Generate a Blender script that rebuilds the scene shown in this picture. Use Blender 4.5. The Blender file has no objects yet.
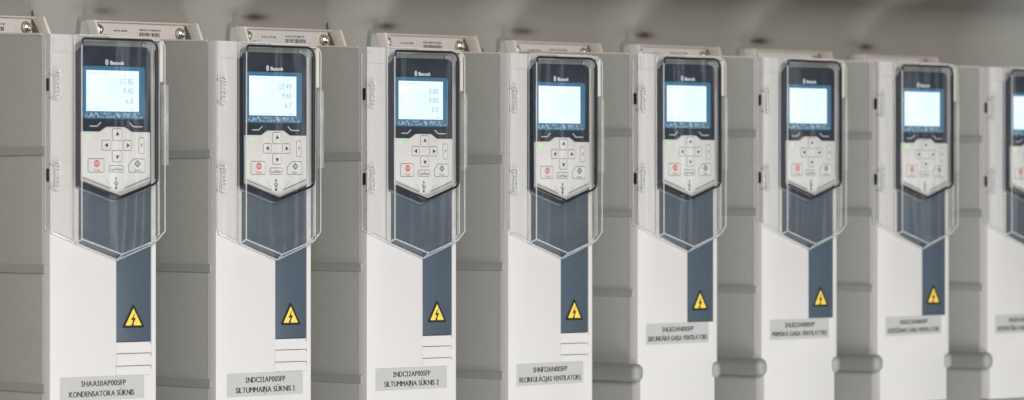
import bpy, bmesh, math, random
from mathutils import Vector
random.seed(4)
C = bpy.context.scene.collection
MM = 0.001
BZ = 300.0            # a drive's base lies 300 mm below the camera's height

# ------------------------------------------------------------------ materials
def new_mat(name):
    m = bpy.data.materials.new(name); m.use_nodes = True
    return m, m.node_tree, m.node_tree.nodes['Principled BSDF']

def plastic(name, col, rough=0.45, grain=0.0, gscale=900.0, var=0.04, vscale=9.0, metal=0.0, coat=0.0, dist=0.0003, spec=0.5, speck=0.0):
    m, t, b = new_mat(name)
    N, L = t.nodes, t.links
    tc = N.new('ShaderNodeTexCoord')
    n = N.new('ShaderNodeTexNoise'); n.inputs['Scale'].default_value = vscale; n.inputs['Detail'].default_value = 5
    L.new(tc.outputs['Object'], n.inputs['Vector'])
    mx = N.new('ShaderNodeMix'); mx.data_type = 'RGBA'
    mx.inputs['A'].default_value = (*[c*(1-var) for c in col], 1)
    mx.inputs['B'].default_value = (*[min(1, c*(1+var)) for c in col], 1)
    L.new(n.outputs['Fac'], mx.inputs['Factor'])
    if speck:
        sp = N.new('ShaderNodeTexNoise'); sp.inputs['Scale'].default_value = 620; sp.inputs['Detail'].default_value = 2
        L.new(tc.outputs['Object'], sp.inputs['Vector'])
        ma = N.new('ShaderNodeMapRange'); ma.inputs['From Min'].default_value = .3; ma.inputs['From Max'].default_value = .7
        ma.inputs['To Min'].default_value = 1-speck; ma.inputs['To Max'].default_value = 1+speck
        L.new(sp.outputs['Fac'], ma.inputs['Value'])
        vm = N.new('ShaderNodeVectorMath'); vm.operation = 'SCALE'
        L.new(mx.outputs['Result'], vm.inputs[0]); L.new(ma.outputs['Result'], vm.inputs['Scale'])
        L.new(vm.outputs[0], b.inputs['Base Color'])
    else:
        L.new(mx.outputs['Result'], b.inputs['Base Color'])
    b.inputs['Roughness'].default_value = rough
    b.inputs['Metallic'].default_value = metal
    b.inputs['Coat Weight'].default_value = coat
    b.inputs['Specular IOR Level'].default_value = spec
    if grain:
        g = N.new('ShaderNodeTexNoise'); g.inputs['Scale'].default_value = gscale; g.inputs['Detail'].default_value = 3
        L.new(tc.outputs['Object'], g.inputs['Vector'])
        bp = N.new('ShaderNodeBump'); bp.inputs['Strength'].default_value = grain; bp.inputs['Distance'].default_value = dist
        L.new(g.outputs['Fac'], bp.inputs['Height']); L.new(bp.outputs['Normal'], b.inputs['Normal'])
    return m

def emit(name, col, strength, base=(0.02, 0.02, 0.02)):
    m, t, b = new_mat(name)
    b.inputs['Base Color'].default_value = (*base, 1)
    b.inputs['Emission Color'].default_value = (*col, 1)
    b.inputs['Emission Strength'].default_value = strength
    b.inputs['Roughness'].default_value = 0.3
    return m

def clear_plastic(name, haze=0.03, bump=0.5, sc=(24, 24, 3), tint=0.93, rough=0.06, rmul=1.0):
    m = bpy.data.materials.new(name); m.use_nodes = True
    t = m.node_tree; N, L = t.nodes, t.links
    N.clear()
    out = N.new('ShaderNodeOutputMaterial')
    tr = N.new('ShaderNodeBsdfTransparent'); tr.inputs['Color'].default_value = (tint, tint, tint*0.995, 1)
    gl = N.new('ShaderNodeBsdfGlossy'); gl.inputs['Roughness'].default_value = rough
    gl.inputs['Color'].default_value = (1, 1, 1, 1)
    df = N.new('ShaderNodeBsdfDiffuse'); df.inputs['Color'].default_value = (0.8, 0.79, 0.77, 1)
    tc = N.new('ShaderNodeTexCoord'); mp = N.new('ShaderNodeMapping'); mp.inputs['Scale'].default_value = sc
    n = N.new('ShaderNodeTexNoise'); n.inputs['Scale'].default_value = 1.0; n.inputs['Detail'].default_value = 2
    bp = N.new('ShaderNodeBump'); bp.inputs['Strength'].default_value = bump; bp.inputs['Distance'].default_value = 0.0016
    oi = N.new('ShaderNodeObjectInfo'); va = N.new('ShaderNodeVectorMath'); va.operation = 'ADD'
    L.new(tc.outputs['Object'], va.inputs[0]); L.new(oi.outputs['Location'], va.inputs[1])   # every cover is warped its own way
    L.new(va.outputs[0], mp.inputs['Vector']); L.new(mp.outputs['Vector'], n.inputs['Vector'])
    L.new(n.outputs['Fac'], bp.inputs['Height']); L.new(bp.outputs['Normal'], gl.inputs['Normal'])
    fr = N.new('ShaderNodeLayerWeight'); fr.inputs['Blend'].default_value = 0.5
    pw = N.new('ShaderNodeMath'); pw.operation = 'POWER'; pw.inputs[1].default_value = 5
    mu = N.new('ShaderNodeMath'); mu.operation = 'MULTIPLY_ADD'; mu.inputs[1].default_value = .9*rmul; mu.inputs[2].default_value = .04*rmul
    L.new(fr.outputs['Facing'], pw.inputs[0]); L.new(pw.outputs[0], mu.inputs[0])
    # scuffs and smears on the moulding
    n2 = N.new('ShaderNodeTexNoise'); n2.inputs['Scale'].default_value = 45; n2.inputs['Detail'].default_value = 6
    L.new(va.outputs[0], n2.inputs['Vector'])
    mr = N.new('ShaderNodeMapRange'); mr.inputs['From Min'].default_value = 0.45; mr.inputs['From Max'].default_value = 0.75
    mr.inputs['To Min'].default_value = haze; mr.inputs['To Max'].default_value = haze*2.2
    L.new(n2.outputs['Fac'], mr.inputs['Value'])
    m1 = N.new('ShaderNodeMixShader'); m2 = N.new('ShaderNodeMixShader')
    L.new(mr.outputs['Result'], m1.inputs['Fac']); L.new(tr.outputs[0], m1.inputs[1]); L.new(df.outputs[0], m1.inputs[2])
    L.new(mu.outputs[0], m2.inputs['Fac']); L.new(m1.outputs[0], m2.inputs[1]); L.new(gl.outputs[0], m2.inputs[2])
    L.new(m2.outputs[0], out.inputs['Surface'])
    return m

def edge_glass(name):
    m, t, b = new_mat(name)
    b.inputs['Base Color'].default_value = (0.98, 0.98, 0.97, 1)
    b.inputs['Transmission Weight'].default_value = 0.68
    b.inputs['Roughness'].default_value = 0.05
    b.inputs['IOR'].default_value = 1.45
    return m

M = dict(
    white=plastic('white_plastic', (0.615, 0.588, 0.572), 0.42, 0.25, 1400, 0.02, 6, speck=.018),
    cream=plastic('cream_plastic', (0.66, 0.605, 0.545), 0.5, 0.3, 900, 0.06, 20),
    grey=plastic('grey_plastic', (0.355, 0.353, 0.325), 0.55, 0.9, 700, 0.07, 9, dist=0.0005, speck=.055),
    rib=plastic('grey_rib_plastic', (0.295, 0.297, 0.275), 0.5, 0.8, 700, 0.05, 14, dist=0.0005, speck=.05),
    collar=plastic('grey_collar_plastic', (0.27, 0.28, 0.268), 0.5, 0.6, 700, 0.08, 14, speck=.05),
    blue=plastic('slate_blue_plastic', (0.058, 0.080, 0.104), 0.42, 0.5, 900, 0.08, 12, speck=.1),
    black=plastic('black_plastic', (0.006, 0.014, 0.028), 0.3, 0.0, 900, 0.1, 30, spec=.3),
    refraction_dark=plastic('refraction_black', (0.008, 0.010, 0.014), 0.35),  # dark refraction at the cover's edges as a plain black colour
    frame=plastic('grey_frame_plastic', (0.22, 0.23, 0.235), 0.3, 0.2, 900, 0.1, 40),
    key=plastic('keypad_plastic', (0.66, 0.635, 0.615), 0.4, 0.3, 1600, 0.02, 30),
    bezel=plastic('bezel_plastic', (0.56, 0.545, 0.53), 0.32, 0.2, 1600, 0.03, 30),
    keyline=plastic('key_gap', (0.14, 0.13, 0.12), 0.5),
    ink=plastic('black_ink', (0.012, 0.012, 0.012), 0.5),
    softmark=plastic('silver_ink', (0.55, 0.55, 0.52), 0.4),
    whiteink=plastic('white_ink', (0.8, 0.82, 0.85), 0.5),
    red=plastic('red_ink', (0.62, 0.06, 0.035), 0.5),
    green=plastic('dark_green_ink', (0.02, 0.08, 0.05), 0.5),
    yellow=plastic('yellow_sticker', (0.84, 0.60, 0.085), 0.45),
    label=plastic('grey_label_tape', (0.45, 0.443, 0.428), 0.38, 0.1, 500, 0.04, 30),
    sticker=plastic('rating_sticker', (0.66, 0.62, 0.60), 0.4, 0, 500, 0.05, 30),
    chrome=plastic('chrome_screw', (0.75, 0.75, 0.73), 0.16, 0, metal=1.0),
    steel=plastic('dark_steel', (0.16, 0.15, 0.14), 0.4, metal=0.8),
    recess_shade=plastic('recess_shade_brown', (0.075, 0.058, 0.045), 0.7),
    slot=plastic('hinge_slot', (0.008, 0.008, 0.01), 0.6),
    clear=clear_plastic('clear_cover_plastic', 0.016, 0.6),
    tab=clear_plastic('clear_tab_plastic', 0.12, 0.3, tint=0.93, rough=0.15),
    rim=edge_glass('clear_cover_edge'),
    led=emit('green_led', (0.30, 1.0, 0.22), 1.1),
    digit=emit('screen_digit', (0.40, 0.53, 0.62), 0.9),
    row=emit('screen_row', (0.70, 0.84, 0.93), 1.0),
)

def screen_mat(name, s):
    m, t, b = new_mat(name); N, L = t.nodes, t.links
    tc = N.new('ShaderNodeTexCoord'); n = N.new('ShaderNodeTexNoise'); n.inputs['Scale'].default_value = 30
    L.new(tc.outputs['Object'], n.inputs['Vector'])
    mx = N.new('ShaderNodeMix'); mx.data_type = 'RGBA'
    mx.inputs['A'].default_value = (0.62, 0.87, 1.0, 1); mx.inputs['B'].default_value = (0.90, 0.98, 1.0, 1)
    L.new(n.outputs['Fac'], mx.inputs['Factor'])
    L.new(mx.outputs['Result'], b.inputs['Emission Color'])
    b.inputs['Emission Strength'].default_value = s
    b.inputs['Base Color'].default_value = (0.05, 0.06, 0.07, 1); b.inputs['Roughness'].default_value = 0.25
    return m
M['screen'] = screen_mat('lit_screen', 1.12)

def window_mat():
    m, t, b = new_mat('screen_window'); 
    b.inputs['Base Color'].default_value = (0.02, 0.06, 0.11, 1)
    b.inputs['Emission Color'].default_value = (0.10, 0.46, 0.80, 1); b.inputs['Emission Strength'].default_value = 0.20  # weak blue emission imitates backlight leaking round the screen
    b.inputs['Roughness'].default_value = 0.12
    return m
M['window'] = window_mat()
def lens_mat():
    m, t, b = new_mat('lens_edge_reflection'); N, L = t.nodes, t.links
    tc = N.new('ShaderNodeTexCoord'); mp = N.new('ShaderNodeMapping'); mp.inputs['Scale'].default_value = (300, 1, 240)
    n = N.new('ShaderNodeTexNoise'); n.inputs['Scale'].default_value = 1; n.inputs['Detail'].default_value = 3
    r = N.new('ShaderNodeValToRGB')
    r.color_ramp.elements[0].position = 0.42; r.color_ramp.elements[0].color = (0.04, 0.12, 0.2, 1)
    r.color_ramp.elements[1].position = 0.66; r.color_ramp.elements[1].color = (0.34, 0.49, 0.60, 1)  # light blotches in the colour imitate reflections on the lens edge
    L.new(tc.outputs['Object'], mp.inputs['Vector']); L.new(mp.outputs['Vector'], n.inputs['Vector'])
    L.new(n.outputs['Fac'], r.inputs['Fac']); L.new(r.outputs['Color'], b.inputs['Base Color'])
    b.inputs['Roughness'].default_value = 0.2
    return m
M['lens'] = lens_mat()

# ------------------------------------------------------------------ mesh helpers (mm, x right, y into the wall, z from camera height)
def v3(x, y, z): return Vector((x*MM, y*MM, (z+BZ)*MM))

def bevel(bm, edges, w, seg=2):
    if w > 0 and edges:
        bmesh.ops.bevel(bm, geom=list(edges), offset=w*MM, segments=seg, affect='EDGES', profile=0.5, clamp_overlap=True)

def prism(bm, poly, y0, y1, bev=0.0, seg=2, front_only=True):
    """outline poly [(x,z)...] from depth y0 (front, smaller) to y1"""
    b = bmesh.new()
    f = [b.verts.new(v3(x, y0, z)) for x, z in poly]
    k = [b.verts.new(v3(x, y1, z)) for x, z in poly]
    b.faces.new(f); b.faces.new(k[::-1])
    n = len(poly)
    for i in range(n):
        j = (i+1) % n
        b.faces.new((f[j], f[i], k[i], k[j]))
    bmesh.ops.recalc_face_normals(b, faces=b.faces)
    if bev:
        fs = set(f)
        es = [e for e in b.edges if (e.verts[0] in fs and e.verts[1] in fs) or not front_only]
        bevel(b, es, bev, seg)
    merge(bm, b)

def merge(bm, b):
    me = bpy.data.meshes.new('tmp'); b.to_mesh(me); b.free(); bm.from_mesh(me); bpy.data.meshes.remove(me)

def box(bm, x0, x1, y0, y1, z0, z1, bev=0.0, seg=2):
    b = bmesh.new()
    r = bmesh.ops.create_cube(b, size=1)
    for v in b.verts:
        v.co = v3(x0+(v.co.x+.5)*(x1-x0), y0+(v.co.y+.5)*(y1-y0), z0+(v.co.z+.5)*(z1-z0))
    bevel(b, list(b.edges), bev, seg)
    merge(bm, b)

def rounded(poly, rads, n=6):
    """round corners of a polygon"""
    out = []
    m = len(poly)
    for i, p in enumerate(poly):
        r = rads[i] if isinstance(rads, (list, tuple)) else rads
        if r <= 0: out.append(p); continue
        P = Vector(p); A = Vector(poly[i-1]); B = Vector(poly[(i+1) % m])
        u = (A-P).normalized(); w = (B-P).normalized()
        ang = u.angle(w); t = min(r/math.tan(ang/2), (A-P).length*.49, (B-P).length*.49)
        s = P+u*t; e = P+w*t
        for k in range(n+1):
            q = k/n
            out.append(tuple((1-q)**2*s + 2*q*(1-q)*P + q*q*e))
    return out

def tube(bm, pts, r, closed=False, n=8):
    """round bar along points given in mm"""
    P = [v3(*p) for p in pts]; R = r*MM
    rings = []
    m = len(P)
    for i, p in enumerate(P):
        a = P[i-1] if (i > 0 or closed) else p
        c = P[(i+1) % m] if (i < m-1 or closed) else p
        d = (c-a).normalized()
        up = Vector((0, 1, 0)) if abs(d.y) < .9 else Vector((0, 0, 1))
        s = d.cross(up).normalized(); q = s.cross(d).normalized()
        rings.append([bm.verts.new(p+R*(math.cos(2*math.pi*k/n)*s+math.sin(2*math.pi*k/n)*q)) for k in range(n)])
    rng = m if closed else m-1
    for i in range(rng):
        A, B = rings[i], rings[(i+1) % m]
        for k in range(n): bm.faces.new((A[k], A[(k+1) % n], B[(k+1) % n], B[k]))
    if not closed:
        bm.faces.new(rings[0][::-1]); bm.faces.new(rings[-1])

def lathe(bm, cx, cz, prof, n=24):
    """profile [(radius, y)] turned about the y axis"""
    rings = []
    for r, y in prof:
        rings.append([bm.verts.new(v3(cx+r*math.cos(2*math.pi*k/n), y, cz+r*math.sin(2*math.pi*k/n))) for k in range(n)])
    for a, b in zip(rings, rings[1:]):
        for k in range(n): bm.faces.new((a[k], a[(k+1) % n], b[(k+1) % n], b[k]))
    bm.faces.new(rings[0]); bm.faces.new(rings[-1][::-1])

def ring(bm, poly_out, poly_in, y0, y1):
    """frame between two outlines with the same number of points"""
    n = len(poly_out)
    a = [bm.verts.new(v3(x, y0, z)) for x, z in poly_out]; b = [bm.verts.new(v3(x, y0, z)) for x, z in poly_in]
    c = [bm.verts.new(v3(x, y1, z)) for x, z in poly_out]; d = [bm.verts.new(v3(x, y1, z)) for x, z in poly_in]
    for i in range(n):
        j = (i+1) % n
        for q in ((a[i], a[j], b[j], b[i]), (c[j], c[i], d[i], d[j]), (a[j], a[i], c[i], c[j]), (b[i], b[j], d[j], d[i])):
            bm.faces.new(q)

def offset_poly(poly, d):
    n = len(poly); out = []
    ar = sum(poly[i][0]*poly[(i+1) % n][1]-poly[(i+1) % n][0]*poly[i][1] for i in range(n))
    sg = 1 if ar > 0 else -1
    for i in range(n):
        P = Vector(poly[i]); A = Vector(poly[i-1]); B = Vector(poly[(i+1) % n])
        u = (P-A).normalized(); w = (B-P).normalized()
        n1 = Vector((-u.y, u.x))*sg; n2 = Vector((-w.y, w.x))*sg
        b = (n1+n2); b = b/max(b.length_squared/2, .3)
        out.append(tuple(P+b*d))
    return out

def obj(name, bm, mat, parent=None, smooth=True):
    bmesh.ops.recalc_face_normals(bm, faces=bm.faces)
    me = bpy.data.meshes.new(name); bm.to_mesh(me); bm.free()
    for m in (mat if isinstance(mat, (list, tuple)) else [mat]): me.materials.append(m)
    if smooth:
        for p in me.polygons: p.use_smooth = True
        me.set_sharp_from_angle(angle=math.radians(35))
    o = bpy.data.objects.new(name, me); C.objects.link(o)
    if parent: o.parent = parent
    return o

_glyphs = {}
def glyph(ch):
    """outline of one letter as (vertices, faces), left edge at 0, cap height 1; the 1 gets a flag and a foot"""
    if ch in _glyphs: return _glyphs[ch]
    if ch == '1':
        P = [(0, 0), (.50, 0), (.50, .11), (.315, .11), (.315, 1), (.20, 1), (.01, .86), (.01, .73), (.185, .82), (.185, .11), (0, .11)]
        g = ([(x, z) for x, z in P], [tuple(range(len(P)))], .5)
    else:
        cu = bpy.data.curves.new('t', 'FONT'); cu.body = ch; cu.size = 1.0; cu.resolution_u = 3
        ob = bpy.data.objects.new('t', cu); C.objects.link(ob)
        dg = bpy.context.evaluated_depsgraph_get(); dg.update()
        me = bpy.data.meshes.new_from_object(ob.evaluated_get(dg))
        xs = [v.co.x for v in me.vertices]
        if not xs: g = ([], [], .26)
        else:
            x0 = min(xs)
            g = ([((v.co.x-x0)/CAP, v.co.y/CAP) for v in me.vertices], [tuple(p.vertices) for p in me.polygons], (max(xs)-x0)/CAP)
        bpy.data.objects.remove(ob); bpy.data.curves.remove(cu); bpy.data.meshes.remove(me)
    _glyphs[ch] = g
    return g
CAP = 0.70
def text_mesh(bm, s, cx, cz, w, h, y, th=0.15, bold=0.0, align='CENTER', rise=0.0):
    """lettering of total width w and cap height h centred on cx, cz (mm)"""
    TR = .13
    tot = sum(glyph(c)[2]+TR for c in s)-TR
    sx = w/tot if w else h
    ox = cx-tot*sx if align == 'RIGHT' else cx-tot*sx/2
    oz = cz-h/2
    b = bmesh.new()
    for c in s:
        vs, fs, adv = glyph(c)
        vv = [b.verts.new(v3(ox+x*sx, y, oz+z*h+rise*(ox+x*sx-cx))) for x, z in vs]
        for f in fs:
            try: b.faces.new([vv[q] for q in f])
            except ValueError: pass
        ox += (adv+TR)*sx
    r = bmesh.ops.extrude_face_region(b, geom=b.faces[:])
    bmesh.ops.translate(b, verts=[g for g in r['geom'] if isinstance(g, bmesh.types.BMVert)], vec=(0, -th*MM, 0))
    bmesh.ops.recalc_face_normals(b, faces=b.faces)
    if bold > 0:      # a second, slightly shifted impression thickens the strokes
        c2 = b.copy(); bmesh.ops.translate(c2, verts=c2.verts[:], vec=(bold*h*MM, .02*MM, 0)); merge(bm, c2)
    merge(bm, b)

def tri(bm, cx, cz, r, deg, y0, y1):
    a = math.radians(deg)
    prism(bm, [(cx+r*math.cos(a+k*2.0944), cz+r*math.sin(a+k*2.0944)) for k in range(3)], y0, y1)

def line(bm, pts, w, y0, y1):
    for (xa, za), (xb, zb) in zip(pts, pts[1:]):
        d = Vector((xb-xa, zb-za)); l = d.length; d /= l; n = Vector((-d.y, d.x))*w/2; e = d*w*.35
        prism(bm, [(xa-e.x+n.x, za-e.y+n.y), (xa-e.x-n.x, za-e.y-n.y), (xb+e.x-n.x, zb+e.y-n.y), (xb+e.x+n.x, zb+e.y+n.y)], y0, y1)
        y0 -= .003

# ------------------------------------------------------------------ one drive
def rect(x0, x1, z0, z1): return [(x0, z0), (x1, z0), (x1, z1), (x0, z1)]

def make_drive(k, X, dz, sx, typ, lines, readout, led_s, look, label, lab_rect):
    B = typ == 'B'
    root = bpy.data.objects.new('variable_speed_drive', None); C.objects.link(root)
    root.empty_display_size = .05
    root.location = (X*MM, 0, (dz-BZ)*MM); root.scale = (sx, 1, 1)
    root['label'] = label; root['category'] = 'motor drive'; root['group'] = 'variable speed drives mounted in a row'
    up = 3.0 if B else 0.0
    top = 157.0
    # grey housing, a touch taller towards the wall
    bm = bmesh.new()
    def hous(x0, x1, z0, z1, zb):
        b = bmesh.new()
        c = [b.verts.new(v3(x, y, z)) for x, y, z in ((x0, 14, z0), (x1, 14, z0), (x1, 206, z0), (x0, 206, z0), (x0, 14, z1), (x1, 14, z1), (x1, 206, zb), (x0, 206, zb))]
        for f in ((0, 1, 2, 3), (4, 5, 6, 7), (0, 1, 5, 4), (1, 2, 6, 5), (2, 3, 7, 6), (3, 0, 4, 7)): b.faces.new([c[i] for i in f])
        bmesh.ops.recalc_face_normals(b, faces=b.faces)
        bevel(b, list(b.edges), .8, 2); merge(bm, b)
    if B:
        hous(.4, 122.6, -190, top, 165); hous(4, 118.5, -300, -190.2, -190.2)
    else:
        hous(.4, 122.6, -300, top, 165)
    house = obj('housing', bm, M['grey'], root)
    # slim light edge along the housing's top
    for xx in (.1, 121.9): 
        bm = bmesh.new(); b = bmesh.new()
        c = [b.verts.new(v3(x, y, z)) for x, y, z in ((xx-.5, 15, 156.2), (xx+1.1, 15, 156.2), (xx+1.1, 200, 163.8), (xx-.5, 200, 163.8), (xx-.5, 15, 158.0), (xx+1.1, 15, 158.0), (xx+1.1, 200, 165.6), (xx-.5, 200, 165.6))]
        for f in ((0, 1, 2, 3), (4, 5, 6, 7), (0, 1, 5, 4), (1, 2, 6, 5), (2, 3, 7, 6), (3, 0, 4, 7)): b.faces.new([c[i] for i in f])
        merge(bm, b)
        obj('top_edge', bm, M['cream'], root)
    ribs = (72.5, -14, -99.8) if B else (46.5, -65.4, -178.5)
    for z in ribs:
        h = 3.8 if B else 4.2
        for s in (0, 1):
            x0, x1, y0 = (-1.7, 1, 7.5) if s == 0 else (122, 124.5, 12)
            bm = bmesh.new(); box(bm, x0, x1, y0, 200, z-h, z+h, 1.1, 3)
            obj('rib', bm, M['rib'], root)
    if B:
        for x0, x1, y0 in ((-10, 6.0, -6), (114, 128, -4.2)):
            bm = bmesh.new(); box(bm, x0, x1, y0, 200, -194.6, -175.4, 7.4, 8)
            obj('collar', bm, M['collar'], root)
    # white front cover with an opening for the slate panel and the louvres
    zl = -135.8+up*1.2
    gap = -168.0
    if B:
        poly = [(0, top), (33, top), (33, -40.5+up), (76.4, -57.4+up*.6), (76.4, zl), (117.6, zl), (117.6, top), (123, top),
                (123, -184), (119, -186), (119, -230), (4, -230), (4, -186), (0, -184)]
    else:
        poly = [(0, top), (33, top), (33, -40.5), (76.4, -57.4), (76.4, gap), (117.6, gap), (117.6, top), (123, top), (123, -300), (0, -300)]
    bm = bmesh.new(); prism(bm, poly, 0, 13.8, .7, 3)
    box(bm, 33.02, 117.58, .02, 13.7, 149, 156.9)
    # moulded grooves on the upper left of the cover
    fc = obj('front_cover', bm, M['white'], root)
    for a in ((3, 26, -1.0, .2, 138.9, 140.4, .3), (3, 4.3, -1.0, .2, 140.6, 153, .3), *[(6, 28, -.35, .2, z-.35, z+.35, .1) for z in (120.5, 96.8, 35.5, 11.5)]):
        bm = bmesh.new(); box(bm, *a); obj('moulded_ridge', bm, M['white'], fc)
    if B:
        bm = bmesh.new(); box(bm, 3, 120, 4, 13.9, -300, -231.5, .6)
        obj('cable_box', bm, M['grey'], root)
    else:
        zs = [zl-.3, -146.8, -158.7, gap]
        for a, b_ in zip(zs, zs[1:]):
            bm = bmesh.new(); x0, x1 = 76.45, 117.5
            gp = .2 if a == zs[0] else .65
            prism(bm, [(x0, b_), (x1, b_), (x1, a-gp-4.2), (x1-1.9, a-gp), (x0, a-gp)], .35 if a == zs[0] else .08, 9, .15, 1)
            obj('louvre', bm, M['white'], root)
    # slate blue insert
    bm = bmesh.new()
    prism(bm, [(33.1, 148.9), (117.5, 148.9), (117.5, zl+.1), (76.5, zl+.1), (76.5, -57.4+up*.6), (33.1, -40.5+up)], .9, 10, .3)
    obj('blue_insert', bm, M['blue'], root)
    # warning triangle
    zt = up
    bm = bmesh.new(); T = [(83.2, -122.6+zt), (110.0, -122.6+zt), (96.6, -99.4+zt)]
    prism(bm, rounded(T, 1.6, 4), .55, .95)
    sign = obj('warning_sign', bm, M['ink'], root)
    bm = bmesh.new(); prism(bm, rounded(offset_poly(T, 2.3), .5, 3), .40, .56); obj('yellow_field', bm, M['yellow'], sign)
    bm = bmesh.new()
    bz = -114.6+zt
    prism(bm, [(98.6, bz+7.2), (93.4, bz-.8), (96.2, bz-.3), (94.9, bz-4.4), (93.6, bz-4.0), (95.4, bz-6.8), (97.4, bz-4.6), (96.4, bz-4.4), (99.4, bz+1.6), (96.6, bz+1.3)], .28, .41)
    obj('lightning_bolt', bm, M['ink'], sign)
    # name tape
    x0, x1, z0, z1 = lab_rect
    bm = bmesh.new(); b = bmesh.new()
    sk = (.0, .3, -.1, .5, .2, -.2, .4, 0)[k]
    pl = [(x0, z0), (x1, z0+.6+sk), (x1, z1+sk), (x0, z1-.4)]
    prism(bm, pl, -.35, .05, .1, 1)
    tape = obj('name_label', bm, M['label'], root)
    bm = bmesh.new(); w = x1-x0; h = z1-z0; cx = (x0+x1)/2
    t1, t2, w1, w2 = lines
    text_mesh(bm, t1, cx+(0 if k else 1), z0+h*.71, w*w1, h*.23, -.4, .08, .07, rise=.004+sk/95)
    text_mesh(bm, t2, cx-(1 if k in (0,) else 0), z0+h*.29, w*w2, h*.23, -.4, .08, .07, rise=.004+sk/95)
    obj('lettering', bm, M['ink'], tape)
    # ---- control panel
    bm = bmesh.new()
    body = [(27, 146.5), (27, 12.5), (70, -1.0), (109.5, 12), (109.5, 146.5)]
    prism(bm, rounded(body, [9, 6, 9, 6, 9]), -9.8, .5, .8, 3)
    pan = obj('control_panel', bm, M['black'], root)
    bm = bmesh.new()
    fr = [(27.4, 151.2), (27.4, 11.5), (70, -2.2), (113.2, 11.0), (113.2, 151.2)]
    prism(bm, rounded(fr, [11, 7, 10, 7, 11]), -5.2, .45, 1.2, 3)
    box(bm, 101, 112.6, -8.6, -5, 141.5, 151.0, 2.2, 3)
    obj('panel_frame', bm, M['frame'], pan)
    bm = bmesh.new()
    prism(bm, rounded([(28, 40), (28, 16.6), (70, 3.0), (108.5, 15.8), (108.5, 40)], [0, 5, 9, 5, 0]), -10.6, -9.0, .5, 2)
    obj('chin', bm, M['bezel'], pan)
    # keypad
    K = [(28, 65), (28, 23), (62, 12.6), (64, 9.4), (76, 9.4), (78, 12.8), (107.6, 23), (107.6, 65), (86.2, 65), (78, 69.6), (57.2, 69.6), (49.2, 65)]
    bm = bmesh.new(); prism(bm, rounded(K, [1.2, 2.5, 1, 3, 3, 1, 2.5, 1.2, 1.5, 2, 2, 1.5], 3), -11.6, -9.7, .5, 2)
    obj('keypad', bm, M['key'], pan)
    for p, q, y in (([(29, 21.4), (62, 11.0)], .9, -10.75), ([(77.5, 11.0), (107, 21.2)], .9, -10.75), ([(56, 19), (62, 13.4)], .25, -11.66), ([(84, 19), (78.4, 13.4)], .25, -11.66)):
        bm = bmesh.new(); line(bm, p, q, y, y+.2); obj('keypad_seam', bm, M['keyline'], pan)
    btn = [rect(63, 74.8, 56.4, 68.2), rect(51, 61.8, 47, 57.2), rect(75.4, 86, 47, 57.2), rect(63, 74.8, 36, 47.6),
           rect(94, 100.5, 44, 60), rect(35, 54, 26, 39.6), rect(59.2, 76, 26.2, 33.2),
           [(82, 26.2), (101.6, 26.2), (101.6, 39.6), (88, 39.6), (82, 34)]]
    for p in btn:
        bm = bmesh.new()
        po = rounded(p, 2.0, 4); ring(bm, po, offset_poly(po, .55), -11.68, -11.5)
        gap_o = obj('button', bm, M['keyline'], pan)
        bm = bmesh.new(); prism(bm, rounded(offset_poly(p, .55), 1.6, 4), -12.1, -11.5, .35, 2)
        # the key cap shares the button's mesh level: one raised pad inside its gap
        cap = bpy.data.meshes.new('cap'); bm.to_mesh(cap); bm.free()
        bb = bmesh.new(); bb.from_mesh(gap_o.data); nf = len(bb.faces); bb.from_mesh(cap)
        bb.faces.ensure_lookup_table()
        for f in bb.faces[nf:]: f.material_index = 1
        bmesh.ops.recalc_face_normals(bb, faces=bb.faces)
        bb.to_mesh(gap_o.data); bb.free(); gap_o.data.materials.append(M['key']); bpy.data.meshes.remove(cap)
        for q in gap_o.data.polygons: q.use_smooth = False
    for a in ((68.9, 62.8, 2.5, 90), (56.6, 52.1, 2.5, 180), (81.0, 52.1, 2.5, 0), (68.9, 41.2, 2.5, 270)):
        bm = bmesh.new(); tri(bm, *a, -12.35, -12.05); obj('arrow_mark', bm, M['ink'], pan)
    bm = bmesh.new()
    text_mesh(bm, '?', 97.2, 52.2, 2.2, 3.6, -12.1); obj('key_lettering', bm, M['ink'], pan)
    bm = bmesh.new(); text_mesh(bm, 'Loc/Rem', 67.6, 29.4, 13, 2.6, -12.1, bold=.01); obj('key_lettering', bm, M['ink'], pan)
    bm = bmesh.new()
    # usb sign
    line(bm, [(67.6, 11.5), (67.6, 20.4)], .7, -11.9, -11.6); tri(bm, 67.6, 20.8, 1.4, 90, -11.9, -11.6)
    line(bm, [(67.6, 13.4), (69.6, 15.2), (69.6, 17.4)], .55, -11.86, -11.6); line(bm, [(67.6, 14.4), (65.8, 16), (65.8, 18)], .55, -11.86, -11.6)
    prism(bm, [(67.6+1.3*math.cos(a*.785), 11.4+1.3*math.sin(a*.785)) for a in range(8)], -11.92, -11.6)
    obj('connector_symbol', bm, M['ink'], pan)
    bm = bmesh.new()
    cx, cz = 45.2, 34.6
    ci = [(cx+3.3*math.cos(a*.3927), cz+3.3*math.sin(a*.3927)) for a in range(16)]
    ring(bm, ci, [(cx+(x-cx)*.62, cz+(z-cz)*.62) for x, z in ci], -12.3, -12.05)
    prism(bm, rect(cx-.6, cx+.6, cz-1.6, cz+1.6), -12.3, -12.05)
    text_mesh(bm, 'Stop', cx, 28.6, 6.8, 2.3, -12.1, bold=.01)
    obj('stop_mark', bm, M['red'], pan)
    bm = bmesh.new(); cx, cz = 92.4, 34.6
    di = [(cx+3.7, cz), (cx, cz+3.7), (cx-3.7, cz), (cx, cz-3.7)]
    ring(bm, di, [(cx+(x-cx)*.62, cz+(z-cz)*.62) for x, z in di], -12.3, -12.05)
    prism(bm, rect(cx-.45, cx+.45, cz-1.3, cz+1.3), -12.3, -12.05)
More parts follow.
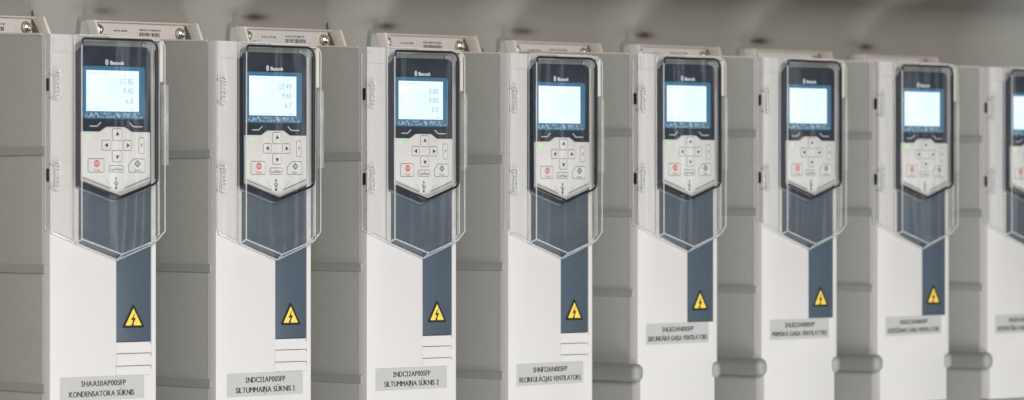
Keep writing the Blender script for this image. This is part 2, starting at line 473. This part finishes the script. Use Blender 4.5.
    text_mesh(bm, 'Start', cx, 28.6, 7.2, 2.3, -12.1, bold=.01)
    obj('start_mark', bm, M['green'], pan)
    for p in ([(38.7, 70.1), (46.8, 70.1), (51.2, 73.6)], [(84.6, 73.6), (89.0, 70.1), (99.1, 70.1)]):
        bm = bmesh.new(); line(bm, p, .9, -10.1, -9.7); obj('softkey_mark', bm, M['softmark'], pan)
    # screen
    bm = bmesh.new(); prism(bm, rounded(rect(30.5, 102.5, 77.2, 127.2), 3.5, 5), -10.3, -9.6, .3, 2)
    obj('screen_window', bm, M['window'], pan)
    bm = bmesh.new(); prism(bm, rounded(rect(33, 99.5, 78.2, 83.2), 1.4, 3), -10.75, -10.2, .2, 1)
    obj('lens_edge', bm, M['lens'], pan)
    bm = bmesh.new(); prism(bm, rect(34.2, 95.0, 84.4, 123.2), -10.6, -10.2)
    obj('screen', bm, M['screen'], pan)
    bm = bmesh.new()
    for z in (118.8, 109.6, 98.8, 88.6): prism(bm, rect(35.5, 94, z-.2, z+.2), -10.68, -10.58)
    for z in (120.9, 86.4): prism(bm, rect(35.5, 60, z-.5, z+.5), -10.66, -10.58)
    obj('screen_rows', bm, M['row'], pan)
    if readout:
        for s, z in zip(readout, (113.2, 104.2, 94.4)):
            bm = bmesh.new(); text_mesh(bm, s, 88.5, z, 0, 5.2, -10.6, align='RIGHT', bold=-.008); obj('readout', bm, M['digit'], pan)
        bm = bmesh.new(); text_mesh(bm, 'Menu', 90.5, 86.3, 0, 1.6, -10.6, align='RIGHT'); obj('menu_lettering', bm, M['digit'], pan)
        for a in ((36.3, 180), (92.4, 0)):
            bm = bmesh.new(); tri(bm, a[0], 103.6, .8, a[1], -10.75, -10.6); obj('scroll_mark', bm, M['digit'], pan)
    bm = bmesh.new()
    text_mesh(bm, 'Bluetooth', 69.9, 130.7, 15.6, 3.7, -9.85, bold=.05)
    ring(bm, [(58.2+1.7*math.cos(a*.5236), 131+2.9*math.sin(a*.5236)) for a in range(12)], [(58.2+1.1*math.cos(a*.5236), 131+2.3*math.sin(a*.5236)) for a in range(12)], -10.0, -9.7)
    line(bm, [(57.5, 129.8), (58.8, 132), (58.2, 132.8), (58.2, 129.2), (58.8, 130), (57.5, 132.2)], .2, -10.0, -9.7)
    obj('wireless_lettering', bm, M['whiteink'], pan)
    bm = bmesh.new(); r = led_s
    prism(bm, [(36.6+2.1*r*math.cos(a*.5236), 61.0+1.35*r*math.sin(a*.5236)) for a in range(12)], -12.0, -11.5, .2, 1)
    obj('status_light', bm, M['led'], pan)
    # ---- clear hinged cover
    u = up*.6
    bm = bmesh.new()
    def face(*p): bm.faces.new([bm.verts.new(v3(*q)) for q in p])
    L0, L1, XR = -.8, 26.6, 123.2
    zt0 = 156.6
    face((L0, -3, zt0), (L1, -3, zt0), (L1, -3, -40+u), (L0+3, -3, -31.5+u), (L0, -3, -28+u))          # flat left leaf
    face((L0, -3, zt0), (L0, -3, -28+u), (L0, 7, -28+u), (L0, 7, zt0))                                   # its turned edge
    F = rounded([(L1, 153.4), (L1, -36.8+u), (73.0, -51.8+u), (115, -38+u), (XR, -30+u), (XR, 153.4)], [5, 1, 1, 1, 1, 9], 6)
    Bk = rounded([(L1-.4, 156.6), (L1-.4, -40.6+u), (75.4, -57.4+u), (116, -43+u), (XR, -34+u), (XR, 156.6)], [5, 1, 1, 1, 1, 9], 6)
    bm.faces.new([bm.verts.new(v3(x, -14, z)) for x, z in F])
    n = len(F); a = [bm.verts.new(v3(x, -14, z)) for x, z in F]; b = [bm.verts.new(v3(x, -2.2, z)) for x, z in Bk]
    for i in range(n):
        j = (i+1) % n; bm.faces.new((a[i], a[j], b[j], b[i]))
    cov = obj('clear_cover', bm, M['clear'], root, smooth=False)
    cov.location = ((0, .3, -.2, .4, 0, -.3, .2, 0)[k]*MM, 0, (0, -.4, .3, .2, -.5, .4, -.2, .3)[k]*MM)
    cov.rotation_euler = (0, math.radians((0, .12, -.08, .1, -.12, .1, -.1, .05)[k]), 0)
    bm = bmesh.new()
    tube(bm, [(x, -14, z) for x, z in F], .68, True)
    tube(bm, [(x, -2.6, z) for x, z in Bk], .75, True)
    tube(bm, [(L0, -3, zt0), (L0, -3, -28+u), (L0+3, -3, -31.5+u), (L1, -3, -40.4+u)], .75)
    tube(bm, [(L0, 6.5, zt0-6), (L0, 6.5, -28+u), (L0+2.4, -2, -32.5+u)], .55)
    tube(bm, [(L1+.3, -14, -37+u), (L1, -3, -41+u)], .9); tube(bm, [(115, -14, -38+u), (116, -3, -43+u)], .9)
    tube(bm, [(73, -14, -51.8+u), (75.4, -3, -57.4+u)], .8)
    # second step line inside the right wall
    tube(bm, [(118.5, -10.5, 151), (118.5, -10.5, -34+u)], .8)
    obj('cover_rim', bm, M['rim'], cov)
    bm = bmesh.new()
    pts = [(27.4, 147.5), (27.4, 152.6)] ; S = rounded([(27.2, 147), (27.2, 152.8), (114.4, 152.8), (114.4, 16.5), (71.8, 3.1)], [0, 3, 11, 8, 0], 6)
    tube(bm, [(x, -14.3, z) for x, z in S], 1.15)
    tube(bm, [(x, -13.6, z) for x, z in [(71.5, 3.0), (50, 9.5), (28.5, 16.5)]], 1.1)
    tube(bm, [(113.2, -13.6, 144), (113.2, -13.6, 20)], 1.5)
    obj('refraction_line', bm, M['refraction_dark'], cov)  # black bars imitate dark refraction lines along the cover's edges
    bm = bmesh.new(); box(bm, 118.6, 122.6, -12.4, -11.2, 113.5, 153, .5, 2); box(bm, 60, 119, -12.2, -11.0, 154.2, 155.8, .4, 2)
    obj('frosted_strip', bm, M['cream'], cov)
    bm = bmesh.new()
    box(bm, 122.2, 130.5, -10.4, -9.4, 33.5, 111, .5, 2)
    box(bm, 124.0, 124.6, -11.3, -10.4, 34, 110.4, .2, 1); box(bm, 127.2, 127.8, -11.3, -10.4, 34, 110.4, .2, 1)
    obj('pull_tab', bm, M['tab'], cov)
    for zc in (109, 23.5):
        bm = bmesh.new()
        box(bm, 3.2, 4.6, -4.4, -2.6, zc-13, zc+12, .5, 2)
        tube(bm, [(3.6, -4, zc+12.5), (6, -4.4, zc+13.5), (9, -4.2, zc+11), (9.4, -4, zc+4), (8, -4, zc), (9.4, -4, zc-5), (8.8, -4, zc-11.5), (6, -4.2, zc-14), (0.5, -4.4, zc-12.4)], .8)
        for q in (-9, -5.2, -1.4, 2.4, 6.2, 9.6): box(bm, 3.8, 8.4, -4.3, -2.6, zc+q-.6, zc+q+.6, .3, 1)
        for q in (-12.2, 10.2): box(bm, -.6, 4.4, -4.6, 2, zc+q-1.0, zc+q+1.0, .5, 2)
        hg = obj('hinge', bm, M['rim'], cov)
    for zc in (109, 23.5):
        bm = bmesh.new(); box(bm, -.9, .2, 1.0, 5.0, zc-6, zc+6, .2, 1)
        obj('hinge_slot', bm, M['slot'], cov)
    # ---- mounting bracket at the back
    bm = bmesh.new()
    prism(bm, [(-9, 160), (-12, 183.2), (121.5, 183.2), (131.5, 160)], 205, 209.8, .5, 2)
    box(bm, -13, 123, 201.5, 205.2, 182.0, 183.8, .5, 2)
    prism(bm, [(-13, 183.5), (-10.8, 183.5), (-3.6, 163), (-6, 163)], 188, 205.2, .4, 2)
    prism(bm, [(119.5, 183.5), (122.3, 183.5), (131.5, 163), (128.1, 163)], 188, 205.2, .4, 2)
    box(bm, 10, 18, 196, 205, 163, 170, 1.5, 2)
    br = obj('mounting_bracket', bm, M['cream'], root); br.location.z = -.0072 if B else 0
    bm = bmesh.new(); prism(bm, [(-21.5, 160), (-19, 183), (-13.5, 183), (-6, 160)], 203, 209.6, .5, 2)
    obj('gusset', bm, M['rib'], br)
    bm = bmesh.new(); prism(bm, rounded([(116.5, 181), (119.6, 181), (127.6, 165.5), (118.5, 165.5)], 1, 3), 204.6, 205.2)
    obj('opening_shade', bm, M['recess_shade'], br)  # the hole's shade, painted as a flat dark patch on the plate
    for x, z in ((2.2, 174.6), (109.8, 173.0)):
        bm = bmesh.new()
        lathe(bm, x, z, [(6.2, 205.2), (6.2, 203.6), (5.2, 203.4), (4.9, 200.5), (4.3, 198.6), (2.8, 197.5), (2.2, 197.3), (1.9, 199.2), (.01, 199.2)])
        sc = obj('screw', bm, M['chrome'], br)
    bm = bmesh.new(); prism(bm, rounded(rect(14.5, 95.5, 165, 181.0), 1, 3), 204.4, 205.2, .1, 1)
    obj('rating_sticker', bm, M['sticker'], br)
    bm = bmesh.new(); x = 57.0; rr = random.Random(11+k)
    while x < 84:
        w = rr.choice((.5, .8, 1.2)); prism(bm, rect(x, x+w, 168.6, 172.8), 204.3, 204.5); x += w+rr.choice((.5, .7, 1.0))
    x = 57.0
    while x < 84:
        w = rr.choice((1.2, 1.8)); prism(bm, rect(x, x+w, 174.6, 176.2), 204.3, 204.5); x += w+rr.choice((.7, 1.6))
    x = 24.0
    while x < 42:
        w = rr.choice((1.2, 1.8)); prism(bm, rect(x, x+w, 173.2, 174.8), 204.3, 204.5); x += w+rr.choice((.9, 1.8))
    obj('barcode', bm, M['ink'], br)
    return root

W2 = 0.957
R = 1/W2
drives = [
 # X, dz, sx, type, text lines (and their share of the tape's width), readout, led size, tape rectangle
 (0.0,    0.0, 1.0, 'A', ('1HAA10AP005FP', 'KONDENSATORA SŪKNIS', .53, .77), ('17.81', '9.81', '6.0'), 1.0, (11.4, 108.6, -191, -167.8)),
 (194.7, -1.3, W2, 'A', ('1NDC11AP005FP', 'SILTUMMAIŅA SŪKNIS 1', .52, .78), ('17.49', '9.65', '6.7'), .9, (13.3*R, 107.2*R, -192, -168.6)),
 (383.8, -2.5, W2, 'A', ('1NDC12AP005FP', 'SILTUMMAIŅA SŪKNIS 2', .52, .76), ('0.00', '0.00', '0.0'), .9, (11*R, 105*R, -190.5, -167.4)),
 (572.6, -4.0, W2, 'A', ('1HNF13AN005FP', 'RECIRKULĀCIJAS VENTILATORS', .51, .92), None, 1.0, (11*R, 104.2*R, -190, -166.6)),
 (756.1,  0.0, W2, 'B', ('1HLB13AN005FP', 'SEKUNDĀRĀ GAISA VENTILATORS', .50, .95), None, 1.05, (11.7*R, 104.5*R, -155.5, -132.6)),
 (942.2,  0.7, W2, 'B', ('1HLB11AN005FP', 'PRIMĀRĀ GAISA VENTILATORS', .50, .93), None, 1.05, (12.2*R, 105*R, -155.4, -132.6)),
 (1126.5, 0.0, W2, 'B', ('1HLB12AN005FP', 'DZESĒŠANAS GAISA VENTILATORS', .50, .92), None, 1.25, (12.2*R, 104.6*R, -154.6, -132.4)),
 (1311.0, -2.0, W2, 'B', ('1HLB14AN005FP', 'AIZSARDZĪBAS GAISA VENTILATORS', .50, .93), None, 1.25, (12.1*R, 104.5*R, -154, -131.6)),
]
labels = [
 'white and grey motor drive at the near left end, tape label ending KONDENSATORA SŪKNIS',
 'white and grey motor drive with tape label reading SILTUMMAIŅA SŪKNIS 1',
 'white and grey motor drive with tape label reading SILTUMMAIŅA SŪKNIS 2',
 'white and grey motor drive with tape label RECIRKULĀCIJAS VENTILATORS below its louvres',
 'motor drive with rounded grey collar and tape label SEKUNDĀRĀ GAISA VENTILATORS',
 'motor drive with rounded grey collar and tape label PRIMĀRĀ GAISA VENTILATORS',
 'motor drive second from the right, the last one with its whole tape label in view',
 'motor drive cut off by the right edge of the photo, half in view',
]
for k, (X, dz, sx, typ, lines, ro, led, lr) in enumerate(drives):
    make_drive(k, X, dz, sx, typ, lines, ro, led, None, labels[k], lr)

# ------------------------------------------------------------------ the wall and the panel curving out over it
def wall_mat():
    m, t, b = new_mat('painted_metal'); N, L = t.nodes, t.links
    tc = N.new('ShaderNodeTexCoord')
    n = N.new('ShaderNodeTexNoise'); n.inputs['Scale'].default_value = 2.6; n.inputs['Detail'].default_value = 5
    L.new(tc.outputs['Object'], n.inputs['Vector'])
    mx = N.new('ShaderNodeMix'); mx.data_type = 'RGBA'
    mx.inputs['A'].default_value = (0.215, 0.216, 0.20, 1); mx.inputs['B'].default_value = (0.345, 0.32, 0.28, 1)
    L.new(n.outputs['Fac'], mx.inputs['Factor'])
    # soft dark reflections above each bracket, painted into the wall colour
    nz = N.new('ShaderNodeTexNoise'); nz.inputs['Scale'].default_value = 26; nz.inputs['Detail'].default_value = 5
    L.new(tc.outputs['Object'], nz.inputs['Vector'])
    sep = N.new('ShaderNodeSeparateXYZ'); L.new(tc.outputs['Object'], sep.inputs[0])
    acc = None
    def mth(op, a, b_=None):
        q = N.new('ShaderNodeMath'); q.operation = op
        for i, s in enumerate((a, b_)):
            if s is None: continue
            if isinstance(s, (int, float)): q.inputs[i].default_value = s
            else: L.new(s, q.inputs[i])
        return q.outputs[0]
    for cx, cz, rx, rz, amp in DARK_REFLECTIONS:
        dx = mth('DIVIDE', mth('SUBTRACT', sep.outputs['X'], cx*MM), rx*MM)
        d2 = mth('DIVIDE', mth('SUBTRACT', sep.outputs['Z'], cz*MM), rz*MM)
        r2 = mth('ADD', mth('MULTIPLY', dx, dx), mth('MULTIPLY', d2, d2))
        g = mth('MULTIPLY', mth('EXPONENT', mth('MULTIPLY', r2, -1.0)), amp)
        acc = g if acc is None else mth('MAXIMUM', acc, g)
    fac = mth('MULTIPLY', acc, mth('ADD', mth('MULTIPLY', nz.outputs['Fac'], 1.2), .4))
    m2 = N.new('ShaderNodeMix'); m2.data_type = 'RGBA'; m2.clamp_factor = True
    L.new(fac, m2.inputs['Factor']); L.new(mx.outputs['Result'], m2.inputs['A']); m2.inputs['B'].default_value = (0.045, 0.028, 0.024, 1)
    L.new(m2.outputs['Result'], b.inputs['Base Color'])
    b.inputs['Roughness'].default_value = 0.5
    gr = N.new('ShaderNodeTexNoise'); gr.inputs['Scale'].default_value = 400; L.new(tc.outputs['Object'], gr.inputs['Vector'])
    bp = N.new('ShaderNodeBump'); bp.inputs['Strength'].default_value = .5; bp.inputs['Distance'].default_value = .0006
    L.new(gr.outputs['Fac'], bp.inputs['Height']); L.new(bp.outputs['Normal'], b.inputs['Normal'])
    return m
DARK_REFLECTIONS = []
_refl = [(105, 11), (255, 17), (387, 26), (522, 31), (645, 35), (760, 41), (866, 47)]
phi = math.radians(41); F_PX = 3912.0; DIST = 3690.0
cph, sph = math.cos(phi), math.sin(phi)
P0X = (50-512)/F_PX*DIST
for i, (px, py) in enumerate(_refl):      # painted dark reflections, measured on the wall
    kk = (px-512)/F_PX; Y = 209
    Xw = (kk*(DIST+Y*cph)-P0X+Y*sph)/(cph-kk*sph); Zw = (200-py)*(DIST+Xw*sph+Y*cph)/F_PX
    DARK_REFLECTIONS.append((Xw, Zw, 15+3*(i % 2), 4.2, .85 if i != 0 else .65))
    DARK_REFLECTIONS.append((Xw-14, Zw+4, 24, 7, .25))
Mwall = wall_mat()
bm = bmesh.new()
x0, x1 = -900, 2600
prof = [(210.5, -420), (210.5, 188)]
Rf = 50
for i in range(1, 13):
    a = math.radians(66*i/12)
    prof.append((210.5-Rf*(1-math.cos(a)), 188+Rf*math.sin(a)))
yy, zz = prof[-1]
prof.append((yy-230, zz+100))
nx = 2
rows = [[bm.verts.new((X*MM, y*MM, z*MM)) for X in (x0, x1)] for y, z in prof]
back = [[bm.verts.new((X*MM, (y+6)*MM, (z+3)*MM)) for X in (x0, x1)] for y, z in prof]
for a, b in zip(rows, rows[1:]): bm.faces.new((a[0], a[1], b[1], b[0]))
for a, b in zip(back, back[1:]): bm.faces.new((a[0], b[0], b[1], a[1]))
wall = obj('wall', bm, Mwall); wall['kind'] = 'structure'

# small dark wire ends that stick up behind the brackets
def wire_end(px, py, ln, label):
    kk = (px-512)/F_PX; Y = 207
    Xw = (kk*(DIST+Y*cph)-P0X+Y*sph)/(cph-kk*sph); Zw = (200-py)*(DIST+Xw*sph+Y*cph)/F_PX
    bm = bmesh.new()
    tube(bm, [(Xw+1.5, Y, Zw-ln-BZ), (Xw+.6, Y-.5, Zw-ln*.55-BZ), (Xw-.8, Y-1.5, Zw-ln*.2-BZ), (Xw-.6, Y-2, Zw-BZ)], .75)
    o = obj('wire_end', bm, M['steel'])
    for v in o.data.vertices: v.co -= Vector((Xw*MM, Y*MM, (Zw-ln)*MM))
    o.location = (Xw*MM, Y*MM, (Zw-ln)*MM)
    o['label'] = label; o['category'] = 'wire end'; o['group'] = 'dark wire ends above the brackets'
wire_end(32, 10.5, 8, 'short dark wire end above the bracket screw in the top left corner')
wire_end(327, 22.5, 9, 'short dark wire end above the bracket between the second and third screens')
wire_end(482.5, 48, 6, 'tiny dark wire end beside the bracket between the third and fourth screens')

# ------------------------------------------------------------------ light
w = bpy.data.worlds.new('World'); bpy.context.scene.world = w; w.use_nodes = True
w.node_tree.nodes['Background'].inputs['Color'].default_value = (1.0, 0.95, 0.88, 1)
w.node_tree.nodes['Background'].inputs['Strength'].default_value = 0.19

def area(name, loc, target, size, power, col, sy=None):
    l = bpy.data.lights.new(name, 'AREA'); l.energy = power; l.color = col; l.size = size
    if sy: l.shape = 'RECTANGLE'; l.size_y = sy
    o = bpy.data.objects.new(name, l); C.objects.link(o); o.location = loc
    o.rotation_euler = (Vector(target)-Vector(loc)).to_track_quat('-Z', 'Y').to_euler()
    return o
area('room_lamp', (-2.5, -5.0, 1.2), (.7, 0, -.1), 1.8, 240, (1.0, 0.968, 0.945))
area('low_lamp', (.3, -2.4, -1.7), (1.3, 0, -.2), 1.2, 56, (0.87, 0.955, 1.0))
for i in range(7):      # unseen strip lamps added to put streaky reflections in the clear covers
    area('streak_lamp', (2.35+.42*i, -3.1, -.2), (.9, 0, 0), .05+.03*(i % 3), .6, (.85, .94, 1.0), 1.5)

# ------------------------------------------------------------------ camera
cam = bpy.data.cameras.new('camera'); co = bpy.data.objects.new('camera', cam); C.objects.link(co)
cam.sensor_width = 36; cam.lens = F_PX/1024*36
cx_ = -(P0X*cph+DIST*sph); cy_ = -(-P0X*sph+DIST*cph)
co.location = (cx_*MM, cy_*MM, 0); co.rotation_euler = (math.pi/2, 0, -phi)
cam.clip_start = .1; cam.clip_end = 100
cam.dof.use_dof = True; cam.dof.focus_distance = 3.90; cam.dof.aperture_fstop = 6.7
S = bpy.context.scene
S.camera = co
S.render.resolution_x = 1024; S.render.resolution_y = 400
S.view_settings.view_transform = 'Standard'; S.view_settings.look = 'None'; S.view_settings.exposure = 0.11; S.view_settings.gamma = 1
S.render.engine = 'CYCLES'
S.cycles.transparent_max_bounces = 24; S.cycles.max_bounces = 12
